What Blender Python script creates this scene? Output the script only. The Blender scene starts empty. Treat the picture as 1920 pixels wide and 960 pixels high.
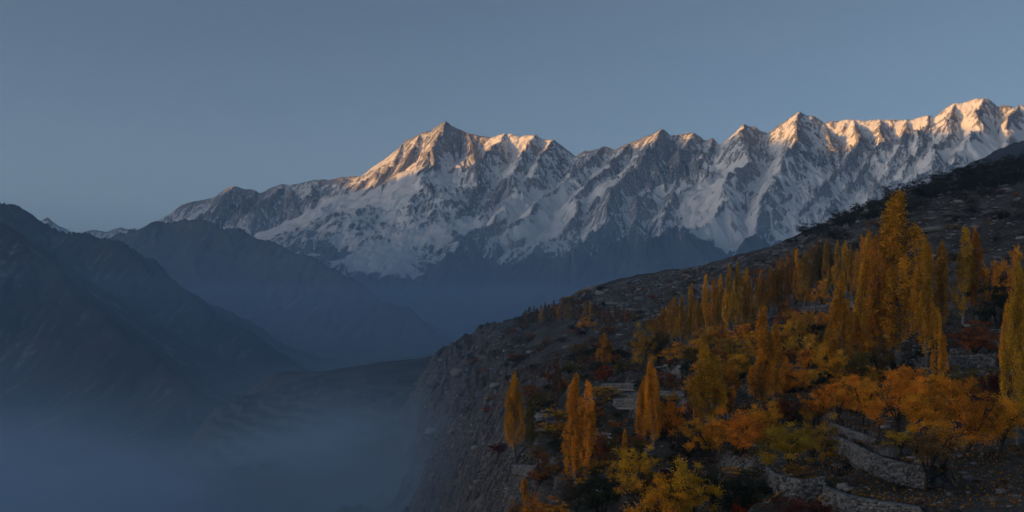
import bpy, math, random
import numpy as np
from mathutils import Vector, Matrix

random.seed(7)
scene = bpy.context.scene
C = scene.collection

# ------------------------------------------------------------------ camera
F = 2059.0                 # focal length in pixels of the 1920 wide photograph
CX, HY = 960.0, 560.0      # principal column and horizon row
cam_d = bpy.data.cameras.new('camera')
cam = bpy.data.objects.new('camera', cam_d); C.objects.link(cam)
cam.location = (0, 0, 0); cam.rotation_euler = (math.pi/2, 0, 0)
cam_d.sensor_width = 36.0; cam_d.lens = 36.0*F/1920.0
cam_d.shift_y = (HY-480.0)/1920.0
cam_d.clip_start = 0.5; cam_d.clip_end = 120000.0
scene.camera = cam

# ------------------------------------------------------------------ sky and sun
SUN_AZ, SUN_EL = math.radians(-112), math.radians(5.0)     # azimuth from +Y towards +X
S = Vector((math.sin(SUN_AZ)*math.cos(SUN_EL), math.cos(SUN_AZ)*math.cos(SUN_EL), math.sin(SUN_EL)))
world = bpy.data.worlds.new('World'); scene.world = world; world.use_nodes = True
wn, wl = world.node_tree.nodes, world.node_tree.links
wn.clear()
sky = wn.new('ShaderNodeTexSky'); sky.sky_type = 'NISHITA'; sky.sun_disc = False
sky.sun_elevation = SUN_EL; sky.sun_rotation = SUN_AZ % (2*math.pi)
sky.altitude = 2300; sky.air_density = 0.43; sky.dust_density = 10.0; sky.ozone_density = 1.1
hsv = wn.new('ShaderNodeHueSaturation'); hsv.inputs['Saturation'].default_value = 0.84; hsv.inputs['Hue'].default_value = 0.482
bg = wn.new('ShaderNodeBackground'); bg.inputs['Strength'].default_value = 0.15
wo = wn.new('ShaderNodeOutputWorld')
wl.new(sky.outputs[0], hsv.inputs['Color']); wl.new(hsv.outputs[0], bg.inputs['Color']); wl.new(bg.outputs[0], wo.inputs['Surface'])
sun_d = bpy.data.lights.new('sun', 'SUN'); sun_d.energy = 5.0; sun_d.angle = math.radians(0.5); sun_d.color = (1.0, 0.47, 0.10)
sun = bpy.data.objects.new('sun', sun_d); C.objects.link(sun)
sun.rotation_euler = (-S).to_track_quat('-Z', 'Y').to_euler()
scene.view_settings.view_transform = 'Standard'; scene.view_settings.look = 'None'
scene.view_settings.gamma = 1.0; scene.view_settings.use_curve_mapping = False
scene.view_settings.exposure = 0.18
scene.render.engine = 'CYCLES'
scene.cycles.use_denoising = True; scene.cycles.use_adaptive_sampling = True; scene.cycles.adaptive_threshold = 0.04
scene.cycles.max_bounces = 3; scene.cycles.volume_bounces = 2
scene.cycles.transparent_max_bounces = 8

# ------------------------------------------------------------------ numeric helpers
rng = np.random.default_rng(11)
_perm = rng.permutation(256); _perm = np.concatenate([_perm, _perm, _perm])
_ang = rng.random(256)*2*np.pi
_gx, _gy = np.cos(_ang), np.sin(_ang)
_h1, _h2 = rng.random(256), rng.random(256)

def _hash(ix, iy, s=0):
    return _perm[_perm[(ix+s*37) & 255] + (iy & 255)]

def perlin(x, y, s=0):
    ix, iy = np.floor(x).astype(np.int64), np.floor(y).astype(np.int64)
    fx, fy = x-ix, y-iy
    u, v = fx*fx*fx*(fx*(fx*6-15)+10), fy*fy*fy*(fy*(fy*6-15)+10)
    def g(a, b):
        h = _hash(ix+a, iy+b, s)
        return _gx[h]*(fx-a)+_gy[h]*(fy-b)
    n0 = g(0, 0); n0 = n0+u*(g(1, 0)-n0)
    n1 = g(0, 1); n1 = n1+u*(g(1, 1)-n1)
    return (n0+v*(n1-n0))*1.5

def fbm(x, y, octs=5, s=0, gain=0.5):
    a, t = 1.0, 0.0
    for o in range(octs):
        t = t+a*perlin(x, y, s+o); x, y, a = x*2.03+17.1, y*2.03-9.7, a*gain
    return t

def ridged(x, y, octs=5, s=0, gain=0.55):
    a, t = 1.0, 0.0
    for o in range(octs):
        t = t+a*(1-2*np.abs(perlin(x, y, s+o))); x, y, a = x*2.03+5.3, y*2.03+3.1, a*gain
    return t

def smooth(a, b, x):
    t = np.clip((x-a)/(b-a), 0, 1); return t*t*(3-2*t)

def gullies(x, y, dx, dy, wave, s=0):
    """stripes that run down the slope (dx,dy = unit direction across the slope), blended cell by cell"""
    px, py = x/wave, y/wave
    ix, iy = np.floor(px).astype(np.int64), np.floor(py).astype(np.int64)
    fx, fy = px-ix, py-iy
    va = np.zeros_like(px); wt = np.zeros_like(px)
    for i in (-1, 0, 1, 2):
        for j in (-1, 0, 1, 2):
            h = _hash(ix+i, iy+j, s)
            qx, qy = fx-i+(_h1[h]-.5)*.7, fy-j+(_h2[h]-.5)*.7
            w = np.exp(-2.0*(qx*qx+qy*qy)); wt += w
            va += np.cos((qx*dx+qy*dy)*2*np.pi*0.9)*w
    return va/wt

def tps_fit(P, w):
    P = np.asarray(P, float); n = len(P)
    d2 = ((P[:, None]-P[None])**2).sum(-1)
    K = 0.5*d2*np.log(d2+1e-12)+np.eye(n)*1e-3
    A = np.zeros((n+3, n+3)); A[:n, :n] = K; A[:n, n] = 1; A[:n, n+1:] = P; A[n, :n] = 1; A[n+1:, :n] = P.T
    return P, np.linalg.solve(A, np.concatenate([w, np.zeros(3)]))

def tps_eval(fit, u, v):
    P, c = fit; n = len(P)
    r = c[n]+c[n+1]*u+c[n+2]*v
    for k in range(n):
        d2 = (u-P[k, 0])**2+(v-P[k, 1])**2
        r = r+c[k]*0.5*d2*np.log(d2+1e-12)
    return r

def at(px, py, Y):
    return Vector(((px-CX)/F*Y, Y, (HY-py)/F*Y))

# ------------------------------------------------------------------ scene helpers
def mesh_from(name, verts, faces, smooth_shade=True):
    """verts (n,3), faces (m,k) numpy"""
    verts = np.asarray(verts, np.float32); faces = np.asarray(faces, np.int32)
    k = faces.shape[1]
    me = bpy.data.meshes.new(name)
    me.vertices.add(len(verts)); me.vertices.foreach_set('co', verts.ravel())
    me.loops.add(faces.size); me.loops.foreach_set('vertex_index', faces.ravel())
    me.polygons.add(len(faces))
    me.polygons.foreach_set('loop_start', np.arange(0, faces.size, k, dtype=np.int32))
    if smooth_shade: me.polygons.foreach_set('use_smooth', np.ones(len(faces), bool))
    me.update(calc_edges=True)
    return me

def grid_mesh(name, X, Y, Z, attrs=None):
    nr, nc = X.shape
    V = np.stack([X, Y, Z], -1).reshape(-1, 3)
    i = np.arange(nr*nc).reshape(nr, nc)
    Fc = np.stack([i[:-1, :-1], i[:-1, 1:], i[1:, 1:], i[1:, :-1]], -1).reshape(-1, 4)
    me = mesh_from(name, V, Fc)
    for k, a in (attrs or {}).items():
        at_ = me.attributes.new(k, 'FLOAT', 'POINT'); at_.data.foreach_set('value', np.asarray(a, np.float32).ravel())
    return me

def obj(name, me, mat=None, parent=None, **props):
    o = bpy.data.objects.new(name, me); C.objects.link(o)
    if mat is not None and not me.materials: me.materials.append(mat)
    if parent is not None: o.parent = parent
    for k, v in props.items(): o[k] = v
    return o

class NT:
    """tiny node-tree builder"""
    def __init__(self, name):
        self.m = bpy.data.materials.new(name); self.m.use_nodes = True
        self.t = self.m.node_tree; self.t.nodes.clear()
        self.out = self.t.nodes.new('ShaderNodeOutputMaterial')
    def n(self, typ, ins=None, **kw):
        nd = self.t.nodes.new('ShaderNode'+typ)
        for k, v in kw.items(): setattr(nd, k, v)
        for k, v in (ins or {}).items(): self.set(nd.inputs[k], v)
        return nd
    def set(self, sock, v):
        if isinstance(v, bpy.types.NodeSocket): self.t.links.new(v, sock)
        elif isinstance(v, bpy.types.Node): self.t.links.new(v.outputs[0], sock)
        else: sock.default_value = v
    def math(self, op, a, b=0.0, c=0.0):
        nd = self.n('Math', operation=op); self.set(nd.inputs[0], a); self.set(nd.inputs[1], b); self.set(nd.inputs[2], c); return nd.outputs[0]
    def mix(self, f, a, b):
        nd = self.n('Mix', data_type='RGBA'); self.set(nd.inputs['Factor'], f)
        self.set(nd.inputs[6], a if not isinstance(a, tuple) else (*a, 1)); self.set(nd.inputs[7], b if not isinstance(b, tuple) else (*b, 1)); return nd.outputs[2]
    def noise(self, vec, scale, detail=6, rough=0.6, dist=0.0):
        return self.n('TexNoise', {'Vector': vec, 'Scale': scale, 'Detail': detail, 'Roughness': rough, 'Distortion': dist}).outputs['Fac']
    def ramp(self, f, a, b):
        nd = self.n('MapRange', {'Value': f, 'From Min': a, 'From Max': b}); nd.interpolation_type = 'SMOOTHSTEP'; return nd.outputs[0]
    def attr(self, name, out='Fac'):
        return self.n('Attribute', attribute_name=name).outputs[out]
    def surf(self, s): self.set(self.out.inputs['Surface'], s); return self.m

def bsdf(t, col, rough=0.9, normal=None, spec=0.15):
    b = t.n('BsdfPrincipled', {'Roughness': rough, 'Specular IOR Level': spec})
    t.set(b.inputs['Base Color'], col if not isinstance(col, tuple) else (*col, 1))
    if normal is not None: t.set(b.inputs['Normal'], normal)
    return b

# ------------------------------------------------------------------ materials of the land
def mat_snow_range():
    t = NT('snow_and_rock')
    P = t.n('NewGeometry').outputs['Position']
    n1 = t.noise(P, 0.010, 8, 0.65, 0.4); n2 = t.noise(P, 0.045, 4, 0.6)
    s = t.math('ADD', t.attr('snow'), t.math('MULTIPLY_ADD', n1, 0.5, -0.25))
    s = t.math('ADD', s, t.math('MULTIPLY_ADD', n2, 0.7, -0.35))
    f = t.ramp(s, 0.40, 0.58)
    n3 = t.noise(P, 0.004, 5, 0.6)
    rock = t.mix(t.ramp(n3, .3, .7), (0.072, 0.066, 0.068), (0.18, 0.155, 0.14))
    low = t.mix(n3, (0.05, 0.05, 0.045), (0.10, 0.09, 0.075))
    rock = t.mix(t.math('MULTIPLY', t.ramp(n2, .40, .60), .50), rock, (0.80, 0.81, 0.84))
    rock = t.mix(t.attr('low'), rock, low)
    col = t.mix(f, rock, (0.90, 0.885, 0.86))
    bump = t.n('Bump', {'Strength': 0.6, 'Distance': 14.0, 'Height': t.math('MULTIPLY', n1, t.math('SUBTRACT', 1.15, f))})
    return t.surf(bsdf(t, col, 0.85, bump))

def mat_bare_range(name, a, b, scale):
    t = NT(name)
    P = t.n('NewGeometry').outputs['Position']
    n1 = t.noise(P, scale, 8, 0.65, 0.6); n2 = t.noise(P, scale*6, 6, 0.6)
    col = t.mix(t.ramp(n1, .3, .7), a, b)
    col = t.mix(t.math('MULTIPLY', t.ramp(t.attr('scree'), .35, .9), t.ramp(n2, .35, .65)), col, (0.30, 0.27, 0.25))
    bump = t.n('Bump', {'Strength': 0.5, 'Distance': 0.06/scale, 'Height': n2})
    return t.surf(bsdf(t, col, 0.95, bump))

# ------------------------------------------------------------------ mountain builder
def range_height(X, Y, crest, spurs, base, k1=0.36, k2=0.75, L=1500.0, warp=160.0, wsc=1/1400.0, s=0, spur_slope=0.85, wfade=1.0):
    Z = np.full(X.shape, -1e9)
    wx = fbm(X*wsc, Y*wsc, 4, s+3)*warp; wy = fbm(X*wsc, Y*wsc, 4, s+9)*warp
    def lay(pts, Xq, Yq, kk1, kk2, LL):
        nonlocal Z
        for a, b in zip(pts[:-1], pts[1:]):
            ex, ey = b[0]-a[0], b[1]-a[1]; l2 = ex*ex+ey*ey+1e-6
            t = np.clip(((Xq-a[0])*ex+(Yq-a[1])*ey)/l2, 0, 1)
            d = np.hypot(Xq-a[0]-t*ex, Yq-a[1]-t*ey)
            Z = np.maximum(Z, a[2]+t*(b[2]-a[2])-(kk1*d+kk2*LL*(1-np.exp(-d/LL))))
    lay(crest, X+wx*.12, Y+wy*.12, k1, k2, L)
    for sp in spurs: lay(sp, X+wx*wfade, Y+wy*wfade, 0.45, spur_slope, L*0.4)
    # soft foot
    return base+np.logaddexp(0, (Z-base)/60.0)*60.0

def spur(cp, pix, s):
    """cp: crest point (x,y,z); pix: list of (px,py) the spur passes; s: slope towards the viewer"""
    x0, Y0, z0 = cp; out = [cp]
    for px, py in pix:
        t = (HY-py)/F
        Yn = (z0-s*Y0)/(t-s); Yn = min(Yn, out[-1][1]-60)
        out.append(((px-CX)/F*Yn, Yn, t*Yn))
    return out

def erode(X, Y, Z, waves, amp, mask, s=0):
    dx = X[0, 1]-X[0, 0]; dy = Y[1, 0]-Y[0, 0]
    H = Z.copy()
    for k, w in enumerate(waves):
        gy, gx = np.gradient(H, dy, dx)
        sl = np.hypot(gx, gy)+1e-6
        g = gullies(X, Y, gy/sl, -gx/sl, w, s+k)
        H = H+g*w*(amp[k] if isinstance(amp, list) else amp)*np.clip(sl*1.3, 0, 1.2)*mask
    return H

def blur(A, n):
    for _ in range(n):
        B = np.pad(A, 1, mode='edge'); A = (B[:-2, 1:-1]+B[2:, 1:-1]+B[1:-1, :-2]+B[1:-1, 2:]+2*B[1:-1, 1:-1])/6
    return A

# ------------------------------------------------------------------ the snow range
SKY = [(215,446),(262,430),(300,413),(318,402),(330,392),(343,383),(355,380),(375,376),(400,370),(412,362),(425,352),(440,349),(447,351),(462,356),(480,357),(487,362),
 (510,352),(530,344),(540,348),(560,345),(583,340),(600,338),(640,332),(662,333),(684,330),(700,318),(716,313),(730,307),(740,296),(750,285),(757,268),(775,259),(790,250),
 (810,243),(824,234),(838,227),(848,235),(858,240),(880,250),(905,256),(920,259),(930,256),(947,249),(962,253),(975,256),(990,253),(1005,251),(1015,258),(1025,262),(1038,261),
 (1045,270),(1058,282),(1073,296),(1085,289),(1095,282),(1110,282),(1130,275),(1150,281),(1180,270),(1210,255),(1228,246),(1240,240),(1248,245),(1255,253),(1275,252),(1300,250),(1312,256),(1320,263),
 (1335,258),(1345,271),(1358,265),(1372,256),(1385,243),(1395,233),(1405,237),(1415,236),(1425,243),(1440,250),(1450,243),(1460,235),(1470,228),(1484,219),(1500,210),(1512,216),(1525,219),(1535,226),
 (1546,233),(1560,228),(1575,226),(1590,223),(1600,224),(1630,225),(1650,224),(1680,224),(1700,224),(1712,222),(1730,218),(1742,216),(1752,220),(1765,209),(1790,195),(1806,194),(1820,189),(1845,184),(1855,187),
 (1862,192),(1868,202),(1880,197),(1893,196),(1902,203),(1910,197),(1930,194),(1990,206),(2060,190),(2140,215),(2250,240),(2400,300)]
def Yc(px): return float(np.interp(px, [200, 500, 840, 1240, 1500, 1920, 2400], [22500, 21500, 20000, 17800, 16800, 15400, 14500]))
crest = [tuple(at(px, py, Yc(px))) for px, py in SKY]
def cp(px):
    k = min(range(len(SKY)), key=lambda i: abs(SKY[i][0]-px)); return crest[k]
SP = [spur(cp(838), [(822,275),(812,310),(790,350),(772,390),(765,430),(738,478)], .62),
 spur(cp(790), [(765,290),(742,330),(712,365),(690,400),(672,450)], .6),
 spur(cp(757), [(735,310),(700,350),(668,390),(640,430)], .55),
 spur(cp(880), [(885,285),(895,310),(880,350)], .7),
 spur(cp(947), [(925,285),(905,315),(880,355),(862,395),(850,420)], .62),
 spur(cp(1005), [(985,290),(955,330),(930,370),(900,400)], .62),
 spur(cp(1038), [(1010,300),(985,345),(945,385),(905,425),(840,465)], .55),
 spur(cp(1130), [(1095,315),(1060,350),(1010,380),(960,415),(890,450),(830,480)], .5),
 spur(cp(1180), [(1140,315),(1100,360),(1075,400),(1030,440),(985,480)], .5),
 spur(cp(1240), [(1205,300),(1165,350),(1130,385),(1100,430),(1060,485)], .52),
 spur(cp(1300), [(1275,300),(1235,350),(1205,390),(1165,430),(1120,480)], .52),
 spur(cp(1335), [(1330,300),(1305,345),(1270,385),(1215,440),(1150,500)], .5),
 spur(cp(1395), [(1385,290),(1372,340),(1350,385),(1290,430),(1220,480),(1170,520)], .46),
 spur(cp(1440), [(1430,300),(1425,350),(1410,395),(1380,440)], .55),
 spur(cp(1500), [(1480,270),(1470,320),(1445,370),(1420,420),(1390,470)], .55),
 spur(cp(1546), [(1540,280),(1520,330),(1495,380),(1460,430)], .58),
 spur(cp(1600), [(1590,270),(1575,320),(1545,370),(1500,430)], .6),
 spur(cp(1650), [(1640,280),(1620,330),(1580,390),(1540,440)], .62),
 spur(cp(1700), [(1690,290),(1665,340),(1620,390),(1580,430)], .6),
 spur(cp(1742), [(1725,280),(1700,320),(1650,370),(1610,410)], .58),
 spur(cp(1790), [(1775,250),(1745,300),(1700,345),(1650,390)], .56),
 spur(cp(1845), [(1830,240),(1800,285),(1750,330),(1700,370)], .56),
 spur(cp(1910), [(1895,250),(1870,300),(1820,350)], .56),
 spur(cp(684), [(690,370),(715,410),(700,450)], .5),
 spur(cp(640), [(652,370),(665,410)], .5),
 spur(cp(583), [(590,380),(625,420),(660,460),(690,500)], .48),
 spur(cp(530), [(515,370),(490,395),(470,425)], .5),
 spur(cp(540), [(560,390),(555,430),(590,470),(640,510)], .45),
 spur(cp(440), [(430,375),(400,392),(350,410)], .5),
 spur(cp(440), [(455,385),(470,410)], .55)]
SP = [[tuple(np.array(p)) for p in sp] for sp in SP]

def build_snow_range():
    xs = np.arange(-9400, 10200, 15.0); ys = np.arange(10200, 23600, 23.0)
    X, Y = np.meshgrid(xs, ys)
    yc0 = np.interp(X/Y, [(p[0]/p[1]) for p in crest], [p[1] for p in crest])
    Z = range_height(X, Y, crest, SP, -450.0, wfade=.08+.92*smooth(0, 1500, yc0-Y), k1=.49, k2=.72, L=1500, warp=230, wsc=1/1500., s=1, spur_slope=.55)
    base = Z
    # distance below the crest line of the same column direction -> keep the skyline
    zc = np.interp(X/Y, [(p[0]/p[1]) for p in crest], [p[2] for p in crest])
    below = np.clip((zc-Z)/zc, 0, 1)
    yc = np.interp(X/Y, [(p[0]/p[1]) for p in crest], [p[1] for p in crest])
    m = 0.42+0.58*smooth(0.0, 0.12, below)
    calm = .22+.78*smooth(-.35, .30, fbm(X/1900.+3, Y/1900., 3, 45))      # broad snow fields between broken rock faces
    near_crest = 1-smooth(.06, .30, below); calm = calm+(1-calm)*near_crest*.9
    H = erode(X, Y, Z, [1500, 760, 390], [.05, .08, .11], (0.14+0.86*smooth(0.0, 0.2, below))*(.55+.45*calm), 2)
    m = m*calm
    H = erode(X, Y, H, [200, 105, 62], [.14, .15, .15], m, 5)
    H = H+fbm(X/420., Y/420., 6, 21, .55)*42*m+ridged(X/170., Y/170., 4, 31)*9*m+ridged(X/130., Y/130., 3, 33)*15*smooth(-.01, .04, below)*(1-smooth(.1, .3, below))
    gy, gx = np.gradient(H, 23., 15.)
    slope = np.hypot(gx, gy)
    Hb = blur(H, 6); Hb2 = blur(Hb, 30)
    conc = np.clip((Hb-H)/12., -1.5, 1.5)*.5+np.clip((Hb2-Hb)/45., -1.5, 1.5)*.65
    gyb, gxb = np.gradient(Hb, 23., 15.)
    sb = np.hypot(gxb, gyb)
    hi = H > 600
    def nrm(a): q = np.percentile(a[hi], [25, 50, 75]); return np.clip((a-q[1])/(q[2]-q[0]), -2, 2)
    print('slope', np.percentile(slope[hi], [10, 50, 90]), 'sb', np.percentile(sb[hi], [10, 50, 90]))
    snow = 0.89+0.24*nrm(conc)-0.26*nrm(slope)-0.08*nrm(sb)+.20*smooth(1000, 5500, X)-.22*near_crest*smooth(900, 1800, H)+.42*np.exp(-((X-150)/750.)**2)*(1-smooth(.3, .55, below))
    snow += fbm(X/1500., Y/1500., 4, 41)*.22+.26*(.62-np.minimum(calm, .8))-.14*np.clip(-gxb*1.2-.1, -1, 1)
    line = 380+fbm(X/1100., Y/1100., 4, 51)*420+np.where(X > 3500, -350*smooth(3500, 6500, X), 0)
    snow = snow-1.3*(1-smooth(-180, 420, H-line))
    low = 1-smooth(-100, 700, H-line)
    me = grid_mesh('snow_mountains', X, Y, H, {'snow': snow, 'low': low})
    obj('snow_mountains', me, mat_snow_range(), kind='structure', label='snow covered mountain range with peaks catching the low sun')
build_snow_range()

def simple_range(name, mat, crest_pix, spurs_pix, xs, ys, base, waves, amp, s, k1=.35, k2=.5, L=800, warp=90, wsc=1/700., label='', slope=.5, snowy=False):
    cr = [tuple(at(*p)) for p in crest_pix]
    sps = []
    for k, pix in spurs_pix: sps.append(spur(cr[k], pix, slope))
    X, Y = np.meshgrid(xs, ys)
    Z = range_height(X, Y, cr, sps, base, k1, k2, L, warp, wsc, s, spur_slope=.5)
    H = erode(X, Y, Z, waves, amp, .9, s)
    w = waves[-1]
    H = H+fbm(X/(w*3), Y/(w*3), 5, s+5)*w*.12
    d = blur(H, 5)-H
    gy, gx = np.gradient(H, ys[1]-ys[0], xs[1]-xs[0])
    att = {'scree': np.clip(d/(w*.05), 0, 1)*.6+fbm(X/(w*6), Y/(w*6), 3, s+8)*.4}
    if snowy:
        att = {'snow': .95+d/(w*.04)*.35-.7*(np.hypot(gx, gy)-.7)-1.6*(1-smooth(900, 1700, H)), 'low': np.zeros_like(H)}
    obj(name, grid_mesh(name, X, Y, H, att), mat, kind='structure', label=label)

# far snow peaks behind the left-hand gap
M_far = mat_snow_range()
simple_range('far_snow_mountains', M_far, [(-60,452,33000),(40,436,32500),(74,416,32500),(90,407,32500),(100,414,32500),(130,432,32500),(150,436,32500),(172,431,32500),(180,430,32500),(202,434,32500),(224,426,32500),(238,429,32500),(252,426,32500),(300,445,32500),(400,460,33000)],
    [(3, [(96,425),(110,440)]), (6, [(165,445),(150,455)]), (10, [(215,440),(205,455)]), (12, [(246,440),(250,450)])], np.arange(-16000, -8000, 40.), np.arange(29000, 35500, 50.), 0, [700, 350, 180], .1, 61,
    k1=.4, k2=.5, L=800, warp=60, label='small snow peaks far behind the dark left hand ridges', snowy=True)

# middle-left bare mountain
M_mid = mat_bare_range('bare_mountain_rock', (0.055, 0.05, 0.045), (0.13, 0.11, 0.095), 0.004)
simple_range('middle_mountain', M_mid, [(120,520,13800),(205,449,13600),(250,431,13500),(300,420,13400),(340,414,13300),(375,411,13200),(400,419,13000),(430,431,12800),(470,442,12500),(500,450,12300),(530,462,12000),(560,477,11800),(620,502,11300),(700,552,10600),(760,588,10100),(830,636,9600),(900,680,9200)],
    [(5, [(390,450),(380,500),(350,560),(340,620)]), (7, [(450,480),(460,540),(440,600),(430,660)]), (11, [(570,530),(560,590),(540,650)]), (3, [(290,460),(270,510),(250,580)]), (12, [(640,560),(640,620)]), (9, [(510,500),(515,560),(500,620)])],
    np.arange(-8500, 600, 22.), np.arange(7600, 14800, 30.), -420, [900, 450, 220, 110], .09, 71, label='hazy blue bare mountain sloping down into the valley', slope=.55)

# front-left ridges
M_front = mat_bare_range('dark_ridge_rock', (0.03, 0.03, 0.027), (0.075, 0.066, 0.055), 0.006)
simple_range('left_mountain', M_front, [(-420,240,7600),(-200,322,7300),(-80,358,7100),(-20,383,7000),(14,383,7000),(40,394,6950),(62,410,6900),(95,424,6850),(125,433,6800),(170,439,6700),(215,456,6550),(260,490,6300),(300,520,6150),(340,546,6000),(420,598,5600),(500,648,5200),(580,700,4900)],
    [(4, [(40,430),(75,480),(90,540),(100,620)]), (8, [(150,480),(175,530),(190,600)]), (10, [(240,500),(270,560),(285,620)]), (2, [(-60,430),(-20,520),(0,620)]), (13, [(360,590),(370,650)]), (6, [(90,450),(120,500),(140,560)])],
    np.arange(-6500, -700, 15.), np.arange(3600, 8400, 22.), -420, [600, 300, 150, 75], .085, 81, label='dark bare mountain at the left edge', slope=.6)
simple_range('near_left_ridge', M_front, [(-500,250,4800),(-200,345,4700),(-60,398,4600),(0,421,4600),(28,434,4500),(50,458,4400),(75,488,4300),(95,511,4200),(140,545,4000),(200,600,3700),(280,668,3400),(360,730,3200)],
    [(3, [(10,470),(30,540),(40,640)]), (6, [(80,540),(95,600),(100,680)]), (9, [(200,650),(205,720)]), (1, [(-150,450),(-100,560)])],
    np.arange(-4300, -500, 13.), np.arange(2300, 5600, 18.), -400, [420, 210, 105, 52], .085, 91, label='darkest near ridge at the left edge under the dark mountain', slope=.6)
# right-hand slope behind the near hill
simple_range('right_mountain', M_front, [(1600,450,2900),(1700,372,2900),(1745,342,2900),(1780,320,2900),(1820,298,2900),(1860,281,2900),(1920,256,2900),(2000,222,2900),(2200,150,2900),(2500,60,3000)],
    [(6, [(1880,310),(1840,360)]), (8, [(2100,250),(2000,350)])], np.arange(600, 2900, 9.), np.arange(1700, 3700, 13.), -300, [260, 130, 65], .07, 101, label='bare dark mountainside behind the ridge at the right edge', slope=.6)
# unseen ridge added past the left edge, its profile shaped to place the shade
def shade_ridge():
    pts = [(-12000, 2450), (-8000, 2600), (-4000, 3000), (0, 3600), (3500, 4300), (5900, 4480), (6500, 4350), (6900, 3900), (7300, 4300), (8200, 4430), (9000, 4480), (9700, 4330), (10800, 4330), (11400, 4050), (11800, 3500), (12400, 3350), (13400, 3340), (14300, 3460), (14900, 3680), (16200, 3720), (16700, 3200), (17300, 3500), (20000, 3000), (30000, 3000), (34000, 2900)]
    P = [(-17500.+350*math.sin(y/3000.), y, z) for y, z in pts]
    X, Y = np.meshgrid(np.arange(-22500, -13000, 90.), np.arange(-12000, 35000, 90.))
    Z = range_height(X, Y, P, [], -450., .4, .45, 1500, 250, 1/2500., 111)
    H = Z+fbm(X/1500., Y/1500., 5, 113)*80*smooth(-300, 600, Z)
    obj('unseen_shade_ridge', grid_mesh('unseen_shade_ridge', X, Y, H, {'scree': X*0}), M_mid, kind='structure', label='unseen ridge added to the left of the valley to keep it in shade')
shade_ridge()

# valley floor to the horizon
def valley_floor():
    X, Y = np.meshgrid(np.linspace(-23900, 16900, 200), np.linspace(-13900, 37900, 240))
    t = NT('valley_floor')
    P = t.n('NewGeometry').outputs['Position']
    col = t.mix(t.ramp(t.noise(P, .004, 6), .35, .65), (0.05, 0.05, 0.04), (0.12, 0.105, 0.085))
    obj('valley_floor', grid_mesh('valley_floor', X, Y, -400+fbm(X/900., Y/900., 3, 5)*12), t.surf(bsdf(t, col)), kind='structure', label='broad valley floor under the mist')
valley_floor()

# ------------------------------------------------------------------ the terraced hillside
HILL = {1920: [(1250,26),(1080,34),(960,44),(850,60),(760,85),(690,108),(640,130),(600,155),(540,190),(470,230),(400,290),(340,350),(299,410),(330,520),(420,700),(520,1000)],
 1700: [(1250,28),(1080,36),(960,46),(880,60),(800,80),(740,100),(690,122),(640,145),(590,180),(520,230),(440,300),(385,360),(360,400),(400,520),(470,700),(560,1000)],
 1520: [(1250,29),(1080,37),(960,48),(900,60),(830,80),(760,105),(700,130),(640,165),(590,205),(540,260),(490,330),(452,390),(434,430),(470,560),(540,800),(600,1100)],
 1430: [(468,470),(490,400),(520,640)],
 1340: [(1250,32),(1080,42),(960,55),(880,75),(800,100),(740,130),(690,165),(640,215),(600,270),(560,340),(525,430),(494,520),(515,650),(570,900)],
 1220: [(1250,36),(1080,48),(960,62),(880,85),(800,115),(740,150),(690,200),(650,260),(610,340),(570,440),(540,530),(513,620),(535,760),(600,1100)],
 1100: [(1250,42),(1080,57),(960,75),(880,100),(810,135),(750,180),(700,250),(660,340),(620,460),(585,580),(560,650),(541,720),(575,850),(640,1200)],
 1050: [(572,780),(563,800)],
 1000: [(1250,52),(1080,70),(960,95),(890,120),(830,150),(770,200),(720,300),(680,430),(640,600),(608,780),(590,880),(605,980),(660,1300)],
 930: [(1250,65),(1080,95),(960,130),(900,170),(840,230),(780,330),(730,450),(690,600),(650,800),(618,950),(650,1050),(720,1400)],
 860: [(1250,130),(1080,220),(960,310),(900,400),(840,490),(780,590),(730,700),(690,840),(653,1000),(690,1100),(760,1500)],
 800: [(1400,230),(1180,320),(1050,420),(950,520),(880,610),(820,700),(760,800),(715,900),(688,1000),(680,1060),(730,1200)],
 740: [(1600,260),(1350,380),(1180,500),(1060,630),(970,760),(890,890),(830,1000),(805,1100),(830,1300)],
 650: [(1400,250),(1150,350),(1050,450),(1000,560),(960,700),(920,900),(900,1200)],
 500: [(1600,250),(1300,380),(1150,600),(1050,850),(980,1200)],
 300: [(1800,250),(1450,400),(1250,600),(1080,900),(980,1300)],
 2200: [(1250,24),(960,44),(800,70),(640,110),(500,180),(350,280),(200,400),(170,480),(300,800)],
 2600: [(1200,24),(900,44),(700,75),(500,130),(300,230),(100,380),(100,520),(300,900)]}
HS, SS = 1.5, 1.3           # metres per unit of the sketch distances above (hillside, valley shelf)
cps, cw = [], []
for px, col in HILL.items():
    for py, Yd in col: cps.append(((px-CX)/F*2.2, math.log(Yd*HS))); cw.append((HY-py)/F)
hill_fit = tps_fit(cps, np.array(cw))

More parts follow.
